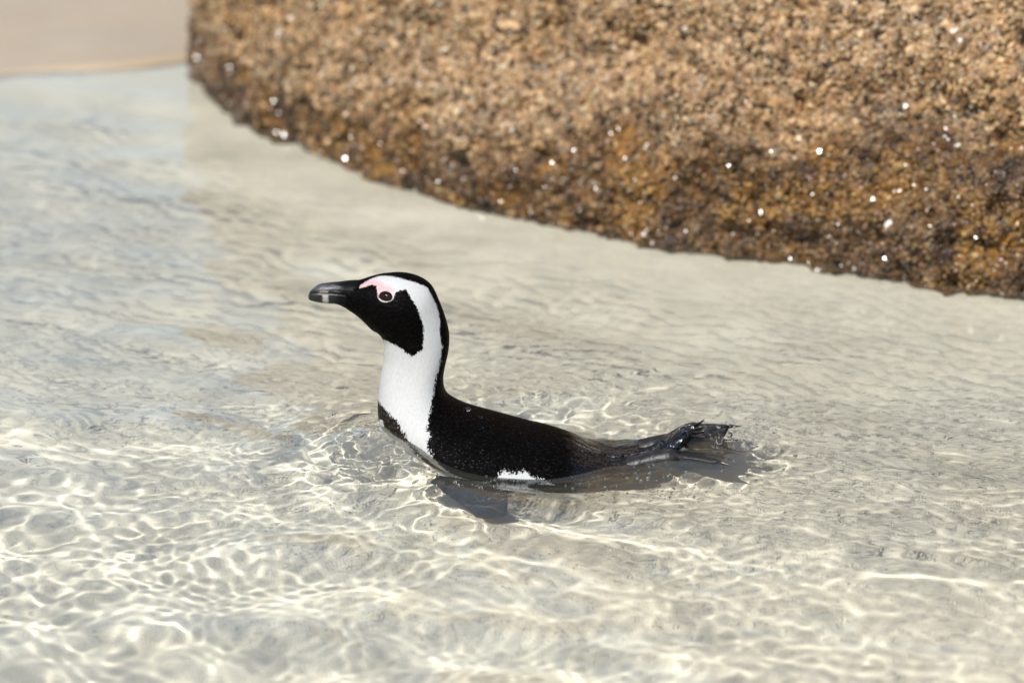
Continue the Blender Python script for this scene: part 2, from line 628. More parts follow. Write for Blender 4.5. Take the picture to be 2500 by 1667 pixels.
vs_, fs_, at_r, at_w, base_i = [], [], [], [], 0
for k in range(8):
    idx = np.where(~is_big & (np.arange(ng) % 8 == k))[0]
    sh, ff = gshapes[k]
    vv_ = np.einsum('nij,nvj->nvi', RM[idx] * SC[idx][:, None, :], np.repeat(sh[None], len(idx), 0)) + CEN[idx][:, None]
    nv_ = len(sh)
    vs_.append(vv_.reshape(-1, 3))
    fs_.append((ff[None] + (np.arange(len(idx)) * nv_)[:, None, None] + base_i).reshape(-1, 3))
    at_r.append(np.repeat(rnd[idx], nv_))
    at_w.append(np.repeat(wetg[idx], nv_))
    base_i += nv_ * len(idx)
gm = mesh_np('grains', np.vstack(vs_), np.vstack(fs_), mgrain, None, {'grain_random': np.concatenate(at_r), 'grain_wet': np.concatenate(at_w)}, smooth_shade=False)
gm.parent = boulder
gm['kind'] = 'stuff'
gm.cycles.is_caustics_receiver = True
print('grains', ng, time.time() - T0)
bvh_rock = BVHTree.FromPolygons([tuple(q) for q in V], [tuple(q) for q in faces])
cry_px = [(711, 47, 11, 17), (682, 83, 9, 20), (860, 168, 12, 12), (956, 200, 11, 12), (1086, 121, 9, 15), (1250, 319, 14, 12), (1024, 206, 9, 9), (788, 179, 7, 9),
          (1674, 69, 15, 13), (2331, 76, 17, 11), (1739, 280, 14, 10), (2335, 358, 12, 18), (2170, 546, 15, 17), (1821, 250, 11, 8), (2152, 44, 7, 7), (2345, 100, 10, 9)]
for k, (px, py, a, b) in enumerate(cry_px):
    hit = bvh_rock.ray_cast(Vector(CAM), Vector(ray(px, py)))
    if hit[0] is None:
        continue
    o = bpy.data.objects.new('crystal', peb[k % 4])
    COL.objects.link(o)
    s = S_PX * 1.12
    o.parent = boulder
    o.location = hit[0]
    o.rotation_euler = (0.2 * k, TH, 0.4 * k)
    o.scale = (a * s * 0.62, min(a, b) * s * 0.45, b * s * 0.62)
    o.cycles.is_caustics_receiver = True

# ================================================================== PENGUIN
peng = bpy.data.objects.new('penguin', None)
COL.objects.link(peng)
peng.location = (0.05, YP, -0.1)
peng.empty_display_size = 0.05
tag(peng, 'black and white penguin swimming upright-necked in the clear shallow water', 'penguin')

# dorsal point, ventral point (profile of the bird in photograph pixels), half width in metres
SEC = [
    (849, 689, 838, 748, .0112), (868, 685.5, 852, 758, .0150), (887, 681, 870, 770, .0196), (908, 674, 889, 787, .0245), (940, 667.5, 906, 804, .0295),
    (985, 666, 921, 813, .0325), (1025, 676, 931, 825, .0335), (1055, 697, 936, 840, .0330), (1074, 735, 936, 858, .0318), (1090, 780, 935.5, 878, .0312),
    (1097.5, 815, 932, 900, .0312), (1096, 853, 928, 925, .0325), (1088, 890, 924.5, 955, .0355), (1083.5, 920, 921.5, 985, .040), (1086, 948, 922, 1015, .046),
    (1097, 970, 928, 1045, .053), (1118, 987, 938, 1080, .061), (1150, 1001, 960, 1135, .069), (1190, 1010, 1000, 1195, .076), (1240, 1020, 1075, 1250, .081),
    (1299, 1033, 1175, 1285, .082), (1350, 1043, 1275, 1288, .078), (1405, 1061, 1375, 1265, .069), (1448, 1079, 1445, 1228, .061), (1500, 1088, 1508, 1190, .055),
    (1545, 1087, 1562, 1168, .048), (1580, 1083, 1602, 1150, .041), (1612, 1068, 1636, 1126, .031), (1645, 1050, 1664, 1102, .022),
    (1668, 1037, 1684, 1080, .0135), (1690, 1031, 1700, 1062, .009), (1703, 1031, 1708, 1048, .004)]
TT = math.tan(TH)


def catmull(A, t):
    """A: (m, k) keys at 0..m-1"""
    m = len(A)
    i = np.clip(np.floor(t).astype(int), 0, m - 2)
    u = (t - i)[:, None]
    g = lambda j: A[np.clip(j, 0, m - 1)]
    p0, p1, p2, p3 = g(i - 1), g(i), g(i + 1), g(i + 2)
    return 0.5 * (2 * p1 + (p2 - p0) * u + (2 * p0 - 5 * p1 + 4 * p2 - p3) * u**2 + (3 * p1 - p0 - 3 * p2 + p3) * u**3)


def loft(sections, nring, nseg, power=2.15, keel=None):
    A = []
    for dx, dy, vx, vy, w in sections:
        d, vv = on_mid(dx, dy), on_mid(vx, vy)
        A.append((*d, *vv, w))
    A = np.array(A)
    K = catmull(A, np.linspace(0, len(A) - 1, nring))
    d, vv, w = K[:, 0:2], K[:, 2:4], np.maximum(K[:, 4], 1e-4)
    c = (d + vv) / 2
    e = (d - vv) / 2
    L = np.linalg.norm(e, axis=1)
    e = e / L[:, None]
    L2 = np.sqrt(np.maximum(L**2 - (w * TT * e[:, 1])**2, (0.55 * L)**2))
    th = np.linspace(0, 2 * np.pi, nseg, endpoint=False)
    ct, st = np.cos(th), np.sin(th)
    ct = np.sign(ct) * np.abs(ct)**(2 / power)
    st = np.sign(st) * np.abs(st)**(2 / power)
    x = c[:, 0:1] + e[:, 0:1] * L2[:, None] * ct
    z = c[:, 1:2] + e[:, 1:2] * L2[:, None] * ct
    if keel is not None:
        kf = np.interp(np.linspace(0, len(A) - 1, nring), np.arange(len(A)), keel)[:, None]
        low_ = np.clip(-ct[None] + 0.15, 0, 1)
        st = st[None] * (1 - kf * low_ ** 1.2)
    y = YP - w[:, None] * st
    return np.stack([x, y, z], -1), K


def cap(vs, nring, nseg):
    """two poles and their triangles written as degenerate-free quads is not possible: returns tris"""
    a = vs[0].mean(0)
    b = vs[-1].mean(0)
    return a, b


def loft_mesh(name, G, mat, parent, attrs_fn=None):
    nr, nsg = G.shape[:2]
    v = np.vstack([G.reshape(-1, 3), G[0].mean(0)[None], G[-1].mean(0)[None]])
    q = grid_faces(nsg, nr, wrap=True)
    o = mesh_np(name, v, q, mat, parent, attrs_fn(v) if attrs_fn else None)
    bm = bmesh.new()
    bm.from_mesh(o.data)
    bm.verts.ensure_lookup_table()
    a, b = nr * nsg, nr * nsg + 1
    l = (nr - 1) * nsg
    for j in range(nsg):
        j2 = (j + 1) % nsg
        bm.faces.new((bm.verts[a], bm.verts[j2], bm.verts[j])).smooth = True
        bm.faces.new((bm.verts[b], bm.verts[l + j], bm.verts[l + j2])).smooth = True
    bmesh.ops.recalc_face_normals(bm, faces=bm.faces[:])
    bm.to_mesh(o.data)
    bm.free()
    o.cycles.is_caustics_receiver = True
    return o


def obl(v):
    """oblique flank coordinates of the bird, in the pixels the pattern was measured in; same on both flanks"""
    v = np.asarray(v)
    z = v[:, 2] - np.abs(v[:, 1] - YP) * TT
    o = on_mid(1250, 1000)
    return np.stack([1250 + (v[:, 0] - o[0]) / S_PX, 1000 - (z - o[1]) / S_PZ], -1)


S_PZ = on_mid(1250, 999.5)[1] - on_mid(1250, 1000.5)[1]


def sd_poly(Q, poly):
    """signed distance in pixels, positive inside"""
    poly = np.array(poly, float)
    d = np.full(len(Q), 1e9)
    inside = np.zeros(len(Q), bool)
    for i in range(len(poly)):
        a, b = poly[i - 1], poly[i]
        ab = b - a
        t = np.clip(((Q - a) @ ab) / (ab @ ab + 1e-9), 0, 1)
        d = np.minimum(d, np.linalg.norm(Q - a - t[:, None] * ab, axis=1))
        cr = ((a[1] > Q[:, 1]) != (b[1] > Q[:, 1]))
        xi = a[0] + (Q[:, 1] - a[1]) / np.where(abs(ab[1]) < 1e-9, 1e-9, ab[1]) * ab[0]
        inside ^= cr & (Q[:, 0] < xi)
    return np.where(inside, d, -d)


z1 = lambda pts: [(730 + a / 5.8725, 640 + b / 5.8725) for a, b in pts]
z2 = lambda pts: [(850 + a / 5.8725, 850 + b / 5.8725) for a, b in pts]
z3 = lambda pts: [(980 + a / 4.704, 980 + b / 4.704) for a, b in pts]
outer = z1([(893, 385), (915, 345), (1000, 290), (1100, 240), (1210, 215), (1350, 222), (1500, 260), (1620, 290), (1750, 335), (1850, 380), (1900, 460), (1950, 560),
            (1990, 650), (2015, 740), (2030, 850), (2030, 960), (2035, 1060), (2048, 1180), (2070, 1210), (2050, 1300), (2030, 1420), (2020, 1530)]) + \
    z2([(1350, 50), (1340, 150), (1320, 240), (1310, 330), (1270, 400), (1250, 500), (1240, 600), (1220, 700), (1200, 800), (1190, 900), (1160, 980), (1160, 1080),
        (1135, 1150), (1175, 1200), (1180, 1280), (1140, 1330), (1160, 1420)]) + \
    [(1062, 1118), (1090, 1170), (1150, 1200), (1196, 1185), (1206, 1168), (1216, 1156), (1231, 1143), (1256, 1153), (1282, 1145), (1297, 1160), (1325, 1166), (1345, 1184), (1370, 1215), (1450, 1230), (1560, 1210),
     (1600, 1500), (800, 1500), (800, 860)]
mask_low = z1([(1150, 1095), (1200, 1110), (1270, 1130), (1340, 1165), (1400, 1190), (1500, 1250), (1580, 1320), (1660, 1345), (1740, 1290), (1790, 1260), (1790, 1150), (1805, 1050), (1800, 920),
               (1750, 780), (1720, 690), (1690, 620), (1630, 540), (1590, 460), (1550, 410), (1480, 415), (1420, 450), (1390, 500), (1330, 560), (1270, 585), (1200, 560), (1155, 480),
               (1145, 420), (1140, 355), (1060, 345), (1000, 370), (945, 385)])
white_poly = outer + mask_low
stripe_poly = [(880, 955)] + z2([(430, 740), (470, 790), (530, 860), (600, 940), (690, 1010), (750, 1080), (770, 1150), (820, 1200), (870, 1300)]) + \
    [(1010, 1095), (1050, 1150), (1100, 1195), (1180, 1205)] + z3([(1050, 900), (1200, 890), (1330, 905), (1430, 890), (1450, 960), (1550, 930)]) + \
    [(1345, 1190), (1420, 1205), (1420, 1235), (1290, 1222), (1190, 1215), (1090, 1225), (1030, 1170)] + z2([(850, 1370), (760, 1330), (640, 1260), (600, 1180), (540, 1130), (500, 1040), (450, 1020), (415, 1000)]) + [(880, 1015)]
pink_poly = z1([(860, 405), (905, 335), (1000, 275), (1110, 270), (1200, 300), (1265, 355), (1330, 370), (1385, 420), (1395, 470), (1330, 440), (1260, 430), (1190, 450), (1165, 500),
                (1110, 440), (1100, 380), (1050, 380), (960, 400)])


def body_attrs(v):
    q = obl(v)
    w = sd_poly(q, white_poly)
    s = sd_poly(q, stripe_poly)
    far = (v[:, 1] > YP) & (q[:, 1] < 720)           # the crown is black right across
    w = np.where(far, np.minimum(w, (np.abs(v[:, 1] - YP) - 0.017) / S_PX), w)
    return {'white': np.minimum(w, -s), 'pink': sd_poly(q, pink_poly), 'qx': q[:, 0], 'qy': q[:, 1]}


mbody, nt, p = mat_new('plumage')
vb = obj_vec(nt)
fn = noise_n(nt, 330, 2, 0.6, vb)
fn2 = noise_n(nt, 900, 2, 0.6, obj_vec(nt, (1, 1, 0.35)))
edge = math_n(nt, 'ADD', math_n(nt, 'MULTIPLY', math_n(nt, 'SUBTRACT', fn, 0.5), 7.0), math_n(nt, 'MULTIPLY', math_n(nt, 'SUBTRACT', fn2, 0.5), 12.0))
qy = attr(nt, 'qy')
qx = attr(nt, 'qx')
ragged = nd(nt, 'ShaderNodeMapRange')
ragged.inputs['From Min'].default_value = 820
ragged.inputs['From Max'].default_value = 1140
ragged.inputs['To Min'].default_value = 0.9
ragged.inputs['To Max'].default_value = 3.0
link(nt, qy, ragged.inputs['Value'])
wsel = step_n(nt, math_n(nt, 'ADD', attr(nt, 'white'), math_n(nt, 'MULTIPLY', edge, ragged.outputs[0])), 0.9)
psel = step_n(nt, math_n(nt, 'ADD', attr(nt, 'pink'), math_n(nt, 'MULTIPLY', edge, 0.8)), 6.0)
fw = obj_vec(nt, (1.0, 1.0, 0.28))
fine = noise_n(nt, 700, 2, 0.6, fw)
white_c = ramp(nt, fine, [(0.3, (0.36, 0.36, 0.355)), (0.65, (0.415, 0.415, 0.41))])
pink_c = ramp(nt, noise_n(nt, 800, 2, 0.6, vb), [(0.3, (0.37, 0.225, 0.23)), (0.7, (0.45, 0.33, 0.335))])
vor = nd(nt, 'ShaderNodeTexVoronoi')
vor.inputs['Scale'].default_value = 330
link(nt, obj_vec(nt, (0.55, 1, 1)), vor.inputs['Vector'])
blk_c = ramp(nt, vor.outputs['Distance'], [(0.0, (0.0034, 0.0028, 0.0025)), (0.7, (0.0012, 0.0011, 0.0011))])
# the band feathers on the breast are brown-black, and dry
brown = nd(nt, 'ShaderNodeMapRange')
brown.inputs['From Min'].default_value = 1010
brown.inputs['From Max'].default_value = 985
link(nt, qx, brown.inputs['Value'])
low = nd(nt, 'ShaderNodeMapRange')
low.inputs['From Min'].default_value = 900
low.inputs['From Max'].default_value = 940
link(nt, qy, low.inputs['Value'])
blk_c = mix_c(nt, math_n(nt, 'MULTIPLY', brown.outputs[0], low.outputs[0]), blk_c, ramp(nt, vor.outputs['Distance'], [(0.1, (0.040, 0.031, 0.024)), (0.6, (0.010, 0.008, 0.006))]))
# single damp feather tips glint on the black
spk = noise_n(nt, 640, 1, 0.5, obj_vec(nt, (0.6, 1, 1)))
glint = math_n(nt, 'MULTIPLY', step_n(nt, math_n(nt, 'SUBTRACT', spk, 0.665), 0.03), math_n(nt, 'SUBTRACT', 1.0, wsel))
face = nd(nt, 'ShaderNodeMapRange')
face.inputs['From Min'].default_value = 880
face.inputs['From Max'].default_value = 1040
face.inputs['To Min'].default_value = 0.25
link(nt, qy, face.inputs['Value'])
cc = mix_c(nt, wsel, blk_c, mix_c(nt, psel, white_c, pink_c))
link(nt, cc, p.inputs['Base Color'])
link(nt, math_n(nt, 'ADD', 0.50, math_n(nt, 'MULTIPLY', wsel, 0.35)), p.inputs['Roughness'])
link(nt, math_n(nt, 'ADD', 0.018, math_n(nt, 'MULTIPLY', math_n(nt, 'MULTIPLY', glint, face.outputs[0]), 0.28)), p.inputs['Specular IOR Level'])
# soaked feathers on the rump shine
soak = nd(nt, 'ShaderNodeMapRange', interpolation_type='SMOOTHSTEP')
soak.inputs['From Min'].default_value = 1375
soak.inputs['From Max'].default_value = 1430
link(nt, math_n(nt, 'ADD', qx, math_n(nt, 'MULTIPLY', math_n(nt, 'SUBTRACT', noise_n(nt, 90, 3, 0.6, vb), 0.5), 70)), soak.inputs['Value'])
link(nt, math_n(nt, 'MULTIPLY', soak.outputs[0], 0.9), p.inputs['Coat Weight'])
p.inputs['Coat Roughness'].default_value = 0.08
hgt = math_n(nt, 'ADD', math_n(nt, 'MULTIPLY', vor.outputs['Distance'], math_n(nt, 'SUBTRACT', 1.0, wsel)), math_n(nt, 'MULTIPLY', fine, 0.35))
nrm = bump_n(nt, hgt, 0.6, 0.0009)
wetb = noise_n(nt, 75, 3, 0.55, obj_vec(nt, (0.6, 1, 1)))
b2 = nd(nt, 'ShaderNodeBump')
b2.inputs['Distance'].default_value = 0.009
link(nt, math_n(nt, 'MULTIPLY', soak.outputs[0], 0.9), b2.inputs['Strength'])
link(nt, wetb, b2.inputs['Height'])
link(nt, nrm, b2.inputs['Normal'])
link(nt, b2.outputs['Normal'], p.inputs['Normal'])
link(nt, b2.outputs['Normal'], p.inputs['Coat Normal'])

G, K = loft(SEC, 520, 176, 2.15, [0.0] * 15 + [0.1, 0.25, 0.4, 0.5, 0.55] + [0.55] * (len(SEC) - 20))
# eye sockets and cheeks: a gentle dent round the eye, feather lumps on the body
Gf = G.reshape(-1, 3)
q = obl(Gf)
EYE = (946.3, 726.5)
dent = np.exp(-(((q[:, 0] - EYE[0]) / 26) ** 2 + ((q[:, 1] - EYE[1]) / 20) ** 2))
cheek = np.exp(-(((q[:, 0] - 985) / 34) ** 2 + ((q[:, 1] - 775) / 38) ** 2))
off = -0.0016 * dent + 0.0018 * cheek
side = np.sign(YP - Gf[:, 1])
Gf[:, 1] -= side * off * smooth(0.004, 0.015, np.abs(Gf[:, 1] - YP))
G = Gf.reshape(G.shape)
body = loft_mesh('body', G, mbody, peng, body_attrs)
qn = obl(Gf)
near = Gf[:, 1] < YP


def on_flank(px, py):
    """point and outward normal of the flank at pattern coordinates"""
    m = np.where(near)[0]
    d = (qn[m, 0] - px) ** 2 + (qn[m, 1] - py) ** 2
    k = m[np.argsort(d)[:12]]
    c = Gf[k].mean(0)
    pts = Gf[m[np.argsort(d)[:60]]]
    _, _, vt = np.linalg.svd(pts - pts.mean(0))
    n = vt[2]
    return c, n if n[1] < 0 else -n


# ---- bill: upper and lower halves with the mouth line between them
BILL = [(752.5, 722, 753.5, 729, .0012), (756, 713, 756, 732.5, .0034), (763, 705, 762, 734.5, .0052), (778, 694.5, 776, 738, .0070), (798, 690.7, 796, 740.8, .0082),
        (832, 687.5, 822, 742.5, .0098), (862, 684.5, 846, 753, .0128), (884, 683.5, 866, 765, .0168)]
Gb, Kb = loft(BILL, 150, 120, 2.3)
Bf = Gb.reshape(-1, 3)
qb = obl(Bf)
mouth_x = [752, 756, 781, 839, 893]
mouth_y = [718, 719.2, 719.2, 722, 729.5]
my = np.interp(qb[:, 0], mouth_x, mouth_y)
dm = qb[:, 1] - my
groove = -0.0011 * np.exp(-(dm / 2.2) ** 2) + 0.0005 * smooth(0, 6, -dm)
ridges = 0.0002 * np.sin(dm * 0.75 + 2.5 * np.sin(qb[:, 0] * 0.05)) * smooth(800, 830, qb[:, 0])
nose = -0.0009 * np.exp(-(((qb[:, 0] - 806) / 12) ** 2 + ((dm + 5 - (qb[:, 0] - 806) * -0.15) / 2.6) ** 2))
side = np.sign(YP - Bf[:, 1])
Bf[:, 1] -= side * (groove + ridges + nose) * smooth(0.0008, 0.004, np.abs(Bf[:, 1] - YP))
# sink the rear end a little so that plumage grows over the horn
rear = smooth(850, 885, qb[:, 0] + 0.25 * (qb[:, 1] - 725))
Bf[:, 1] += side * 0.0016 * rear
Gb = Bf.reshape(Gb.shape)


def bill_attrs(v):
    q = obl(v)
    m = np.interp(q[:, 0], mouth_x, mouth_y)
    return {'qx': q[:, 0], 'qy': q[:, 1], 'mouth': q[:, 1] - m}


mbill, nt, p = mat_new('bill_horn')
vb = obj_vec(nt)
st = obj_vec(nt, (0.16, 1, 1), (0, R(-8), 0))
stn = noise_n(nt, 620, 3, 0.6, st)
c = ramp(nt, stn, [(0.30, (0.005, 0.005, 0.0055)), (0.62, (0.012, 0.012, 0.014)), (0.85, (0.05, 0.05, 0.056))])
qx, qy, mo = attr(nt, 'qx'), attr(nt, 'qy'), attr(nt, 'mouth')


def window(nt, x, a, b, s):
    lo = step_n(nt, math_n(nt, 'SUBTRACT', x, a), s)
    hi = step_n(nt, math_n(nt, 'SUBTRACT', b, x), s)
    return math_n(nt, 'MULTIPLY', lo, hi)


wob = math_n(nt, 'MULTIPLY', math_n(nt, 'SUBTRACT', noise_n(nt, 260, 2, 0.5, vb), 0.5), 6)
qxw = math_n(nt, 'ADD', qx, wob)
band = math_n(nt, 'MULTIPLY', window(nt, qxw, 792.5, 806, 3.2), step_n(nt, math_n(nt, 'SUBTRACT', mo, 2.5), 1.5))
c = mix_c(nt, math_n(nt, 'MULTIPLY', band, 0.7), c, (0.40, 0.385, 0.37))
slit = math_n(nt, 'MULTIPLY', window(nt, qxw, 784, 806, 4), window(nt, math_n(nt, 'ADD', mo, math_n(nt, 'MULTIPLY', math_n(nt, 'SUBTRACT', qx, 795), 0.12)), -6.5, -2.2, 1.4))
c = mix_c(nt, math_n(nt, 'MULTIPLY', slit, 0.75), c, (0.36, 0.31, 0.24))
grey = math_n(nt, 'MULTIPLY', window(nt, qxw, 757, 825, 14), window(nt, mo, -24, -9, 5))  # bluish-grey highlight of the upper bill, painted into the horn colour
c = mix_c(nt, math_n(nt, 'MULTIPLY', math_n(nt, 'MULTIPLY', grey, stn), 0.75), c, (0.12, 0.125, 0.14))
tipw = math_n(nt, 'SUBTRACT', 1.0, step_n(nt, math_n(nt, 'SUBTRACT', qxw, 757), 3.0))
c = mix_c(nt, math_n(nt, 'MULTIPLY', tipw, 0.5), c, (0.22, 0.19, 0.18))
rootw = step_n(nt, math_n(nt, 'SUBTRACT', math_n(nt, 'ADD', qxw, math_n(nt, 'MULTIPLY', mo, 0.3)), 826), 18)
link(nt, math_n(nt, 'SUBTRACT', 0.32, math_n(nt, 'MULTIPLY', rootw, 0.27)), p.inputs['Specular IOR Level'])
c = mix_c(nt, math_n(nt, 'MULTIPLY', rootw, 0.92), c, (0.003, 0.003, 0.003))
link(nt, c, p.inputs['Base Color'])
p.inputs['Roughness'].default_value = 0.40
p.inputs['Specular IOR Level'].default_value = 0.32
link(nt, bump_n(nt, stn, 0.5, 0.0009), p.inputs['Normal'])
bill = loft_mesh('bill', Gb, mbill, peng, bill_attrs)

# ---- eyes
meye, nt, p = mat_new('eye_brown')
p.inputs['Base Color'].default_value = (0.010, 0.004, 0.0025, 1)
p.inputs['Roughness'].default_value = 0.10
p.inputs['Specular IOR Level'].default_value = 0.14
mpup, nt, p = mat_new('pupil_black')
p.inputs['Base Color'].default_value = (0.002, 0.002, 0.002, 1)
p.inputs['Roughness'].default_value = 0.04
p.inputs['Specular IOR Level'].default_value = 0.12
mlid, nt, p = mat_new('eyelid_pink')
link(nt, ramp(nt, noise_n(nt, 900, 2, 0.6, obj_vec(nt)), [(0.3, (0.33, 0.26, 0.26)), (0.7, (0.44, 0.37, 0.37))]), p.inputs['Base Color'])
p.inputs['Roughness'].default_value = 0.5

ec, en = on_flank(*EYE)
EA, EB = 17.4 * S_PX, 11.8 * S_PX        # half axes of the eye opening
for s in (1, -1):
    n = np.array([en[0], en[1] * s, en[2]])
    c0 = np.array([ec[0], YP + (ec[1] - YP) * s, ec[2]])
    ax = np.cross([0, 0, 1.0], n)
    ax /= np.linalg.norm(ax)
    up = np.cross(n, ax)
    if ax[0] < 0:
        ax = -ax
    tilt = 0.10
    ax, up = ax * math.cos(tilt) - up * math.sin(tilt), up * math.cos(tilt) + ax * math.sin(tilt)
    th = np.linspace(0, 2 * np.pi, 48, endpoint=False)
    # eyeball: shallow dome
    rr = np.linspace(0.02, 1.0, 14)
    dome = []
    for r_ in rr[::-1]:
        hgt_ = 0.0030 * math.sqrt(max(1 - (r_ * 0.93) ** 2, 0)) - 0.0014
        dome.append(c0 + ax * (EA * 1.06 * r_ * np.cos(th))[:, None] + up * (EB * 1.08 * r_ * np.sin(th))[:, None] + n * hgt_)
    eye = loft_mesh('eye', np.array(dome), meye, peng)
    rp = np.linspace(0.05, 1, 6)
    pc = c0 + n * 0.00165
    pup = np.array([pc + ax * (EB * 0.52 * r_ * np.cos(th))[:, None] + up * (EB * 0.52 * r_ * np.sin(th))[:, None] - n * 0.0004 * r_ ** 2 for r_ in rp[::-1]])
    o = loft_mesh('pupil', pup, mpup, peng)
    o.parent = eye
    o.matrix_parent_inverse = Matrix.Identity(4)
    o.matrix_parent_inverse = eye.matrix_parent_inverse.inverted() @ Matrix.Translation(peng.location).inverted() if False else Matrix.Identity(4)
    # fleshy ring
    ph = np.linspace(0, 2 * np.pi, 14, endpoint=False)
    ring = []
    for t in th:
        cen = c0 + ax * (EA * 1.13 * math.cos(t)) + up * (EB * 1.17 * math.sin(t)) - n * 0.0006
        rad = ax * math.cos(t) + up * math.sin(t)
        wid = 0.00070 + 0.00025 * math.sin(3 * t + 1)
        ring.append([cen + rad * wid * math.cos(p_) + n * 0.0011 * math.sin(p_) for p_ in ph])
    ring = np.array(ring)
    ring = np.concatenate([ring, ring[:1]])
    lid = mesh_np('eye_ring', ring.reshape(-1, 3), grid_faces(14, 49, wrap=True), mlid, None)
    lid.parent = eye
    for o in (lid,):
        o.matrix_parent_inverse = Matrix.Identity(4)
    # children of the eye share its frame: undo the shift of the penguin's own origin
    sh = eye.matrix_parent_inverse
    for o in (lid, pup if False else eye.children[0]):
        o.matrix_parent_inverse = Matrix.Identity(4)

# ---- flippers
mflip, nt, p = mat_new('flipper_skin')
vb = obj_vec(nt)
vr = nd(nt, 'ShaderNodeTexVoronoi')
vr.inputs['Scale'].default_value = 420
link(nt, vb, vr.inputs['Vector'])
link(nt, ramp(nt, vr.outputs['Distance'], [(0.1, (0.022, 0.023, 0.027)), (0.7, (0.007, 0.007, 0.009))]), p.inputs['Base Color'])
p.inputs['Roughness'].default_value = 0.42
link(nt, bump_n(nt, vr.outputs['Distance'], 0.5, 0.0006), p.inputs['Normal'])
for s in (1, -1):
    root = np.array([-0.060, YP - 0.062 * s, -0.040])
    tip = np.array([-0.014, YP - 0.110 * s, -0.096])
    axd = tip - root
    rows = []
    for t in np.linspace(0, 1, 40):
        cpt = root + axd * t + np.array([0.016 * math.sin(math.pi * t) - 0.01 * t, -0.010 * s * math.sin(math.pi * t), 0])
        chord = 0.029 * (1 - 0.25 * t - 0.30 * t**2) * (min(1, (1.0001 - t) / 0.14) ** 0.55)
        thick = 0.0075 * (1 - 0.65 * t) * (min(1, (1.0001 - t) / 0.14) ** 0.5)
        th = np.linspace(0, 2 * np.pi, 36, endpoint=False)
        cd = np.array([0.96, 0.0, 0.28])
        nn = np.array([0.12, -0.93 * s, -0.30])
        rows.append(cpt + cd * (chord * np.cos(th))[:, None] + nn * (thick * np.sin(th))[:, None])
    loft_mesh('flipper', np.array(rows), mflip, peng)

# ---- tail: stiff pointed feathers
mtail, nt, p = mat_new('tail_feather')
vb = obj_vec(nt)
tn = noise_n(nt, 500, 3, 0.6, obj_vec(nt, (0.3, 1, 0.4)))
link(nt, ramp(nt, tn, [(0.3, (0.008, 0.007, 0.006)), (0.7, (0.035, 0.028, 0.022))]), p.inputs['Base Color'])
p.inputs['Roughness'].default_value = 0.3
p.inputs['Coat Weight'].default_value = 0.6
p.inputs['Coat Roughness'].default_value = 0.1
link(nt, bump_n(nt, tn, 0.6, 0.001), p.inputs['Normal'])


def to3(px, py, dy=0.0):
    a = on_mid(px, py)
    return np.array([a[0], YP + dy, a[1] + (dy * -TT)])


tail_specs = [(1676, 1044, 1718, 1018, 0.000, .0030), (1678, 1048, 1721, 1033, -0.004, .0030), (1676, 1042, 1710, 1024, 0.005, .0028), (1680, 1054, 1722, 1044, -0.008, .0030),
              (1676, 1046, 1704, 1030, 0.008, .0028), (1682, 1060, 1722, 1058, -0.011, .0030), (1664, 1042, 1700, 1026, 0.002, .0034), (1680, 1052, 1715, 1038, -0.002, .0034)]
tail = None
for k, (ax_, ay, bx, by, dy, wd) in enumerate(tail_specs):
    a, b = to3(ax_, ay, dy * 0.5), to3(bx, by, dy * 1.5)
    d = b - a
    L = np.linalg.norm(d)
    d /= L
    sdv = np.cross(d, [0.2, 0.75, 0.6])
    sdv /= np.linalg.norm(sdv)
    nv = np.cross(d, sdv)
    rows = []
    for t in np.linspace(0, 1, 14):
        w_ = wd * (0.75 + 0.5 * t) * max(1 - t**3.5, 0.04)
        th = np.linspace(0, 2 * np.pi, 10, endpoint=False)
        rows.append(a + d * L * t + nv * 0.004 * math.sin(t * 2.2) + sdv * (w_ * np.cos(th))[:, None] + nv * (0.0011 * (1 - 0.6 * t) * np.sin(th))[:, None])
    o = loft_mesh('tail' if tail is None else 'feather', np.array(rows), mtail, peng)
    if tail is None:
        tail = o
    else:
        o.parent = tail
        o.matrix_parent_inverse = Matrix.Identity(4)

# ---- webbed feet trailing behind
mfoot, nt, p = mat_new('foot_skin')
vb = obj_vec(nt)
f_n = noise_n(nt, 130, 4, 0.6, vb)
link(nt, ramp(nt, f_n, [(0.35, (0.006, 0.0055, 0.0055)), (0.58, (0.014, 0.012, 0.011)), (0.74, (0.05, 0.038, 0.034))]), p.inputs['Base Color'])
p.inputs['Roughness'].default_value = 0.42
link(nt, bump_n(nt, f_n, 0.5, 0.003), p.inputs['Normal'])
mclaw, nt, p = mat_new('claw_horn')
p.inputs['Base Color'].default_value = (0.02, 0.018, 0.016, 1)
p.inputs['Roughness'].default_value = 0.3


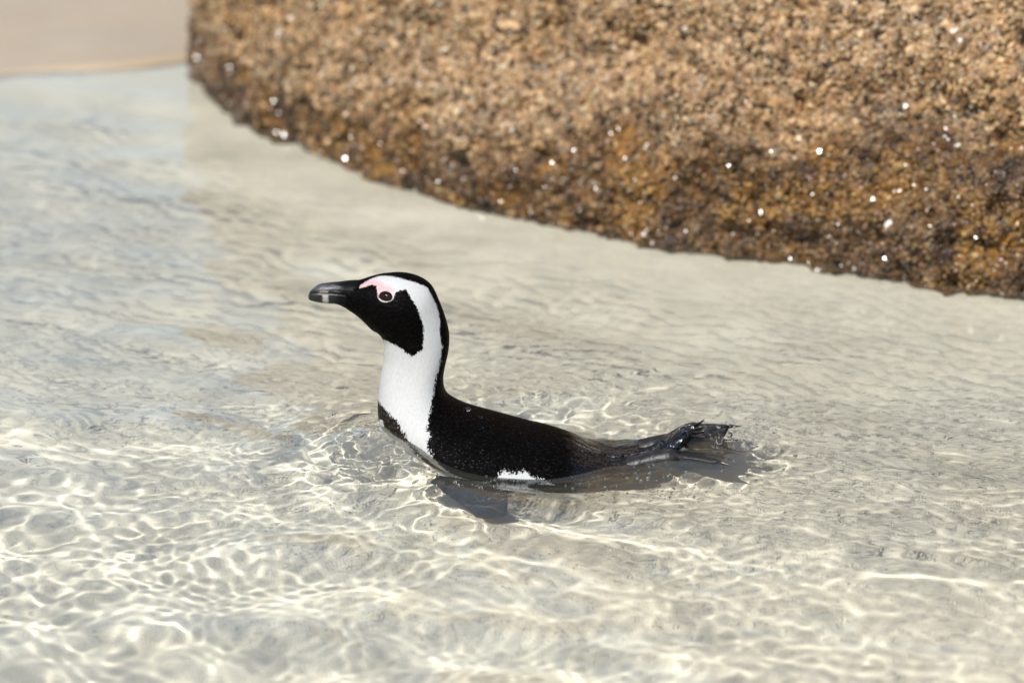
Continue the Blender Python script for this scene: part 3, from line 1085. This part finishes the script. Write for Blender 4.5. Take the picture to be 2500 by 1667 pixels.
def foot(ankle, tip, spread, twist):
    d = tip - ankle
    L = np.linalg.norm(d)
    d = d / L
    sdv = np.cross(d, [0, math.sin(twist), math.cos(twist)])
    sdv /= np.linalg.norm(sdv)
    nv = np.cross(sdv, d)
    rows = []
    th = np.linspace(0, 2 * np.pi, 56, endpoint=False)
    for t in np.linspace(0, 1, 40):
        web = smooth(0.45, 0.62, t)
        w_ = 0.012 + (spread - 0.012) * web * (0.55 + 0.45 * t)
        u = np.cos(th)
        toes = np.maximum(np.maximum(np.exp(-((u - 0.88) / 0.16) ** 2), np.exp(-(u / 0.16) ** 2)), np.exp(-((u + 0.88) / 0.16) ** 2))
        tk = 0.0095 * (1 - web) + web * (0.0016 + 0.0042 * toes * (1 - 0.3 * t))
        reach = t - 0.17 * web * (1 - toes) * max(t - 0.55, 0) / 0.45 * 1.2
        end = min(1, (1.001 - t) / 0.05) ** 0.5
        rows.append(ankle + d * L * reach[:, None] + sdv * (w_ * u)[:, None] + nv * (tk * end * np.sin(th))[:, None] + nv * (0.008 * math.sin(t * 3.0)))
    f = loft_mesh('foot', np.array(rows), mfoot, peng)
    for u in (-0.88, 0, 0.88):
        base = ankle + d * L * 0.985 + sdv * spread * u + nv * 0.008 * math.sin(3.0)
        dd = d + sdv * u * 0.25 - nv * 0.35
        dd /= np.linalg.norm(dd)
        rr_ = [base + dd * 0.014 * t + sdv * (0.0024 * (1 - 0.9 * t) * np.cos(th[::7]))[:, None] + nv * (0.0024 * (1 - 0.9 * t) * np.sin(th[::7]))[:, None] for t in np.linspace(0, 1, 6)]
        c_ = loft_mesh('claw', np.array(rr_), mclaw, peng)
        c_.parent = f
        c_.matrix_parent_inverse = Matrix.Identity(4)
    return f


foot(to3(1530, 1140, -0.018), to3(1768, 1126, -0.038), 0.030, 0.35)
foot(to3(1560, 1100, 0.022), to3(1788, 1084, 0.020), 0.026, -0.5)
print('penguin', time.time() - T0)

# ================================================================== WATER
xs = warp_axis(np.arange(-0.70, 0.70, 0.0026), 1500, 0.03)
yc = np.concatenate([np.arange(-0.98, -0.60, 0.0038), np.arange(-0.60, -0.14, 0.0026), np.arange(-0.14, 1.12, 0.0040)])
ys = warp_axis(yc, 1500, 0.03)
ys = ys[ys < 40]
X, Y = np.meshgrid(xs, ys)
dx = np.repeat(np.gradient(xs)[None], len(ys), 0)
dy = np.repeat(np.gradient(ys)[:, None], len(xs), 1)
res = np.maximum(dx, dy)
wr = np.random.default_rng(5)


def wave_set(n, l0, l1, slope, mean, spread, fade=1.0):
    lam = np.exp(wr.uniform(math.log(l0), math.log(l1), n))
    th = wr.normal(R(mean), R(spread), n)
    ph = wr.uniform(0, 2 * np.pi, n)
    k = 2 * np.pi / lam
    Z = np.zeros_like(X)
    sl_ = slope * math.sqrt(2.0 / n)
    for i in range(n):
        att = np.clip((lam[i] / res - 2.4) / 2.6, 0, 1)
        Z += att * sl_ / k[i] * np.sin(k[i] * (X * math.cos(th[i]) + Y * math.sin(th[i])) + ph[i])
    return Z


swell = wave_set(14, 0.28, 0.9, 0.018, 60, 35)
mid = wave_set(34, 0.09, 0.22, 0.053, 82, 52)
small = wave_set(44, 0.045, 0.09, 0.024, 88, 55)
finew = wave_set(44, 0.020, 0.045, 0.013, 92, 45)
patch3 = np.clip(0.7 + 0.8 * vnoise(X * 4.1, Y * 2.4, X * 0, 63), 0.15, 1.5)
capil = wave_set(40, 0.0125, 0.022, 0.012, 92, 50)
patch2 = np.clip(0.5 + 1.1 * vnoise(X * 5.5, Y * 3.5, X * 0, 62), 0.0, 1.5)
calm = 1 - 0.28 * smooth(0.15, 0.9, Y) * (1 - smooth(6, 30, Y))          # ripples die out in the shallows
right = 1 - 0.45 * smooth(-0.15, 0.4, X)
patch = 0.75 + 0.5 * vnoise(X * 3.2, Y * 2.2, X * 0, 61)
Zw = swell * calm + mid * calm * right + small * calm * right * np.clip(patch, 0.2, 1.4) + capil * calm * patch2 + finew * (0.55 + 0.45 * calm) * patch3

# the bird's bow wave, side trough, wake
bx, by = X - 0.0, Y - YP
hump = 0.020 * np.exp(-((X + 0.122) / 0.055) ** 2 - ((by + 0.035) / 0.085) ** 2) + 0.012 * np.exp(-((by + 0.012) / (0.10 + 0.02 * vnoise(X * 12, Y * 12, X * 0, 64))) ** 2) * smooth(-0.285, -0.215, X + 0.02 * vnoise(X * 15, Y * 15, X * 0, 65) + by * by * -2.2) * (1 - smooth(-0.16, -0.04, X))
trough = 0.002 * np.exp(-((X + 0.065) / 0.085) ** 2 - ((np.abs(by) - 0.075) / 0.045) ** 2) + 0.002 * np.exp(-((X - 0.02) / 0.06) ** 2 - ((np.abs(by) - 0.075) / 0.03) ** 2) - 0.013 * np.exp(-((X - 0.035) / 0.085) ** 2 - ((np.abs(by) - 0.070) / 0.05) ** 2)
stern = -0.016 * np.exp(-((X - 0.110) / 0.065) ** 2 - (by / 0.050) ** 2) + 0.004 * np.exp(-((X - 0.19) / 0.05) ** 2 - (by / 0.05) ** 2)
arm = np.abs(by) - 0.115 - 0.34 * (X + 0.12) + 0.022 * vnoise(X * 14, Y * 14, X * 0, 66) + 0.03 * vnoise(X * 5, Y * 5, X * 0, 67)
veew = np.exp(-np.maximum(-(X + 0.15), 0) / 0.03) * np.exp(-(arm / 0.035) ** 2) * np.exp(-np.maximum(X, 0) / 0.35)
vee = 0.0030 * (1 + 0.8 * vnoise(X * 9, Y * 9, X * 0, 68)) * veew * np.cos(arm / 0.028) * smooth(-0.20, -0.06, X)
local = np.exp(-np.maximum(np.hypot((X - 0.02) / 1.9, by) - 0.09, 0) / 0.06)
tm = np.clip(np.exp(-((X + 0.165) / 0.10) ** 2 - ((by + 0.005) / 0.085) ** 2)
             + 0.85 * np.exp(-((X - 0.02) / 0.17) ** 2 - ((by - 0.13) / 0.09) ** 2)
             + 0.9 * np.exp(-((X - 0.16) / 0.11) ** 2 - ((by + 0.01) / 0.055) ** 2)
             + 0.9 * np.exp(-((X + 0.04) / 0.09) ** 2 - ((by + 0.13) / 0.045) ** 2), 0, 1)
wx = X + 0.010 * vnoise(X * 40, Y * 40, X * 0, 71)
wy = Y + 0.010 * vnoise(X * 40, Y * 40, X * 0, 72)
turb = 0.00040 * vnoise(wx * 58, wy * 58, X * 0, 73) + 0.00016 * vnoise(wx * 110, wy * 110, X * 0, 74)
ridge = 0.0003 * (1 - 2 * np.abs(vnoise(wx * 45, wy * 45, X * 0, 75)))
sz = sand_h(X, Y)
Zw = Zw * (0.06 + 0.94 * smooth(0.0, 0.03, -sz)) - 0.004 * (1 - smooth(0.0, 0.03, -sz))      # waves die out in the last thin water
Zw = Zw * (1 - 0.35 * local) + hump + trough + stern + vee + tm * (turb * 1.3 + 0.5 * ridge) * (1 + 6.0 * np.exp(-((X - 0.15) / 0.09) ** 2 - ((by + 0.005) / 0.045) ** 2) + 3.5 * np.exp(-((X + 0.105) / 0.055) ** 2 - ((by + 0.065) / 0.045) ** 2))

# water climbs a little where it wets the body
BW = Gf[(np.abs(Gf[:, 2]) < 0.012)]
bins = np.linspace(BW[:, 0].min(), BW[:, 0].max(), 60)
hw = np.array([np.abs(BW[np.abs(BW[:, 0] - b) < 0.008, 1] - YP).max() if (np.abs(BW[:, 0] - b) < 0.008).any() else 0 for b in bins])
hwx = np.interp(X, bins, hw, left=0, right=0)
dist = np.where((X > bins[0]) & (X < bins[-1]), np.abs(by) - hwx, np.minimum(np.hypot(X - bins[0], by), np.hypot(X - bins[-1], by)))
Zw += 0.0022 * np.exp(-np.maximum(dist, 0) / 0.006)

mwater, nt, p = mat_new('clear_water')
nt.nodes.remove(p)
g = nd(nt, 'ShaderNodeBsdfGlass')
g.inputs['IOR'].default_value = 1.333
g.inputs['Roughness'].default_value = 0.0
g.inputs['Color'].default_value = (0.975, 1.0, 0.970, 1)
dif = nd(nt, 'ShaderNodeBsdfDiffuse')                # fine sand and air stirred up in the surf make it a little milky
dif.inputs['Color'].default_value = (0.70, 0.69, 0.60, 1)
mx = nd(nt, 'ShaderNodeMixShader')
mx.inputs[0].default_value = 0.022
link(nt, g.outputs[0], mx.inputs[1])
link(nt, dif.outputs[0], mx.inputs[2])
link(nt, mx.outputs[0], nt.nodes['Material Output'].inputs['Surface'])
water = sheet('water', xs, ys, Zw, mwater)
tag(water, kind='structure')
water.cycles.is_caustics_caster = True
print('water', time.time() - T0, len(water.data.vertices))

# ---- bubbles and drops
def water_z(x, y):
    i = int(np.argmin(np.abs(ys - y)))
    j = int(np.argmin(np.abs(xs - x)))
    return Zw[i, j]


mglass, nt, p = mat_new('drop_water')
nt.nodes.remove(p)
g = nd(nt, 'ShaderNodeBsdfGlass')
g.inputs['IOR'].default_value = 1.333
g.inputs['Roughness'].default_value = 0.0
link(nt, g.outputs[0], nt.nodes['Material Output'].inputs['Surface'])


def ball(rx, ry, rz, shell=0.0, seg=20):
    bm = bmesh.new()
    bmesh.ops.create_uvsphere(bm, u_segments=seg, v_segments=seg // 2 + 2, radius=1)
    for v_ in bm.verts:
        v_.co = Vector((v_.co.x * rx, v_.co.y * ry, v_.co.z * rz))
    if shell:
        b2_ = bmesh.ops.duplicate(bm, geom=bm.verts[:] + bm.edges[:] + bm.faces[:])
        vs2 = [e for e in b2_['geom'] if isinstance(e, bmesh.types.BMVert)]
        fs2 = [e for e in b2_['geom'] if isinstance(e, bmesh.types.BMFace)]
        for v_ in vs2:
            v_.co *= 1 - shell
        bmesh.ops.reverse_faces(bm, faces=fs2)
    for f_ in bm.faces:
        f_.smooth = True
    return bm


def bead(name, bm, loc, label, cat, group=None):
    me = bpy.data.meshes.new(name)
    bm.to_mesh(me)
    bm.free()
    me.materials.append(mglass)
    o = bpy.data.objects.new(name, me)
    COL.objects.link(o)
    o.location = loc
    tag(o, label, cat, group)
    return o


bx_ = to3(1142, 998)
bead('water_drop', ball(.0034, .003, .0022), (bx_[0], YP, bx_[2] - 0.0004), 'clear water drop resting on the nape end of the black back', 'water drop')
for (px, py, r_, lab) in ((1172, 1020, .0026, 'clear water drop clinging to the black shoulder, upper of the pair'), (1177, 1044, .0017, 'tiny clear water drop clinging to the black shoulder, lower of the pair')):
    c_, n_ = on_flank(px, py)
    bead('water_drop', ball(r_ * 1.1, r_, r_ * 0.7), c_ + n_ * 0.0006, lab, 'water drop')
tb = to3(1668, 1050, -0.012)
bead('bubble', ball(.0052, .0052, .0056, 0.06, 28), tb, 'clear round bubble sitting on the wet upturned tail', 'bubble')
for px, py, r_ in ((806, 1022, .0060), (823, 1028, .0030)):
    w_ = on_water(px, py)
    bead('bubble', ball(r_, r_, r_ * 0.8, 0.05, 28), (w_[0], w_[1], water_z(w_[0], w_[1])),
         'clear dome bubble floating in the bow ripple before the breast, ' + ('the larger' if r_ > .004 else 'the smaller'), 'bubble')

# fine spray and froth: one mass
sr = np.random.default_rng(9)
ico = bmesh.new()
bmesh.ops.create_icosphere(ico, subdivisions=2, radius=1)
iv = np.array([v_.co[:] for v_ in ico.verts])
if_ = np.array([[v_.index for v_ in f_.verts] for f_ in ico.faces])
ico.free()
cs_, rs_ = [], []
for (x0_, y0_, sx_, sy_, n_, r0, hz) in ((-0.165, YP - 0.02, 0.045, 0.05, 70, .0010, 0.0), (-0.085, YP - 0.105, 0.05, 0.016, 60, .0011, 0.0), (0.10, YP - 0.085, 0.05, 0.014, 40, .0009, 0.0),
                                         (0.06, YP + 0.14, 0.10, 0.05, 30, .0008, 0.0), (0.225, YP - 0.005, 0.022, 0.02, 50, .0016, 0.010)):
    for _ in range(n_):
        x_, y_ = x0_ + sx_ * sr.normal(), y0_ + sy_ * sr.normal()
        r_ = r0 * math.exp(0.4 * sr.normal())
        cs_.append((x_, y_, water_z(x_, y_) + r_ * 0.5 + abs(sr.normal()) * hz))
        rs_.append(r_)
for _ in range(240):                                  # beads clinging to the soaked rump and flank
    px = sr.uniform(1385, 1650)
    c_, n_ = on_flank(px, np.interp(px, [1385, 1480, 1650], [1110, 1100, 1070]) + 28 * sr.normal())
    r_ = 0.0009 * math.exp(0.4 * sr.normal())
    cs_.append(tuple(c_ + n_ * r_ * 0.4))
    rs_.append(r_)
cs_, rs_ = np.array(cs_), np.array(rs_)
vv_ = (iv[None] * rs_[:, None, None] + cs_[:, None]).reshape(-1, 3)
ff_ = (if_[None] + (np.arange(len(cs_)) * len(iv))[:, None, None]).reshape(-1, 3)
spray = mesh_np('spray', vv_, ff_, mglass)
tag(spray, 'fine beads of spray and froth on the ripples round the penguin', 'spray', kind='stuff')
print('done', time.time() - T0)
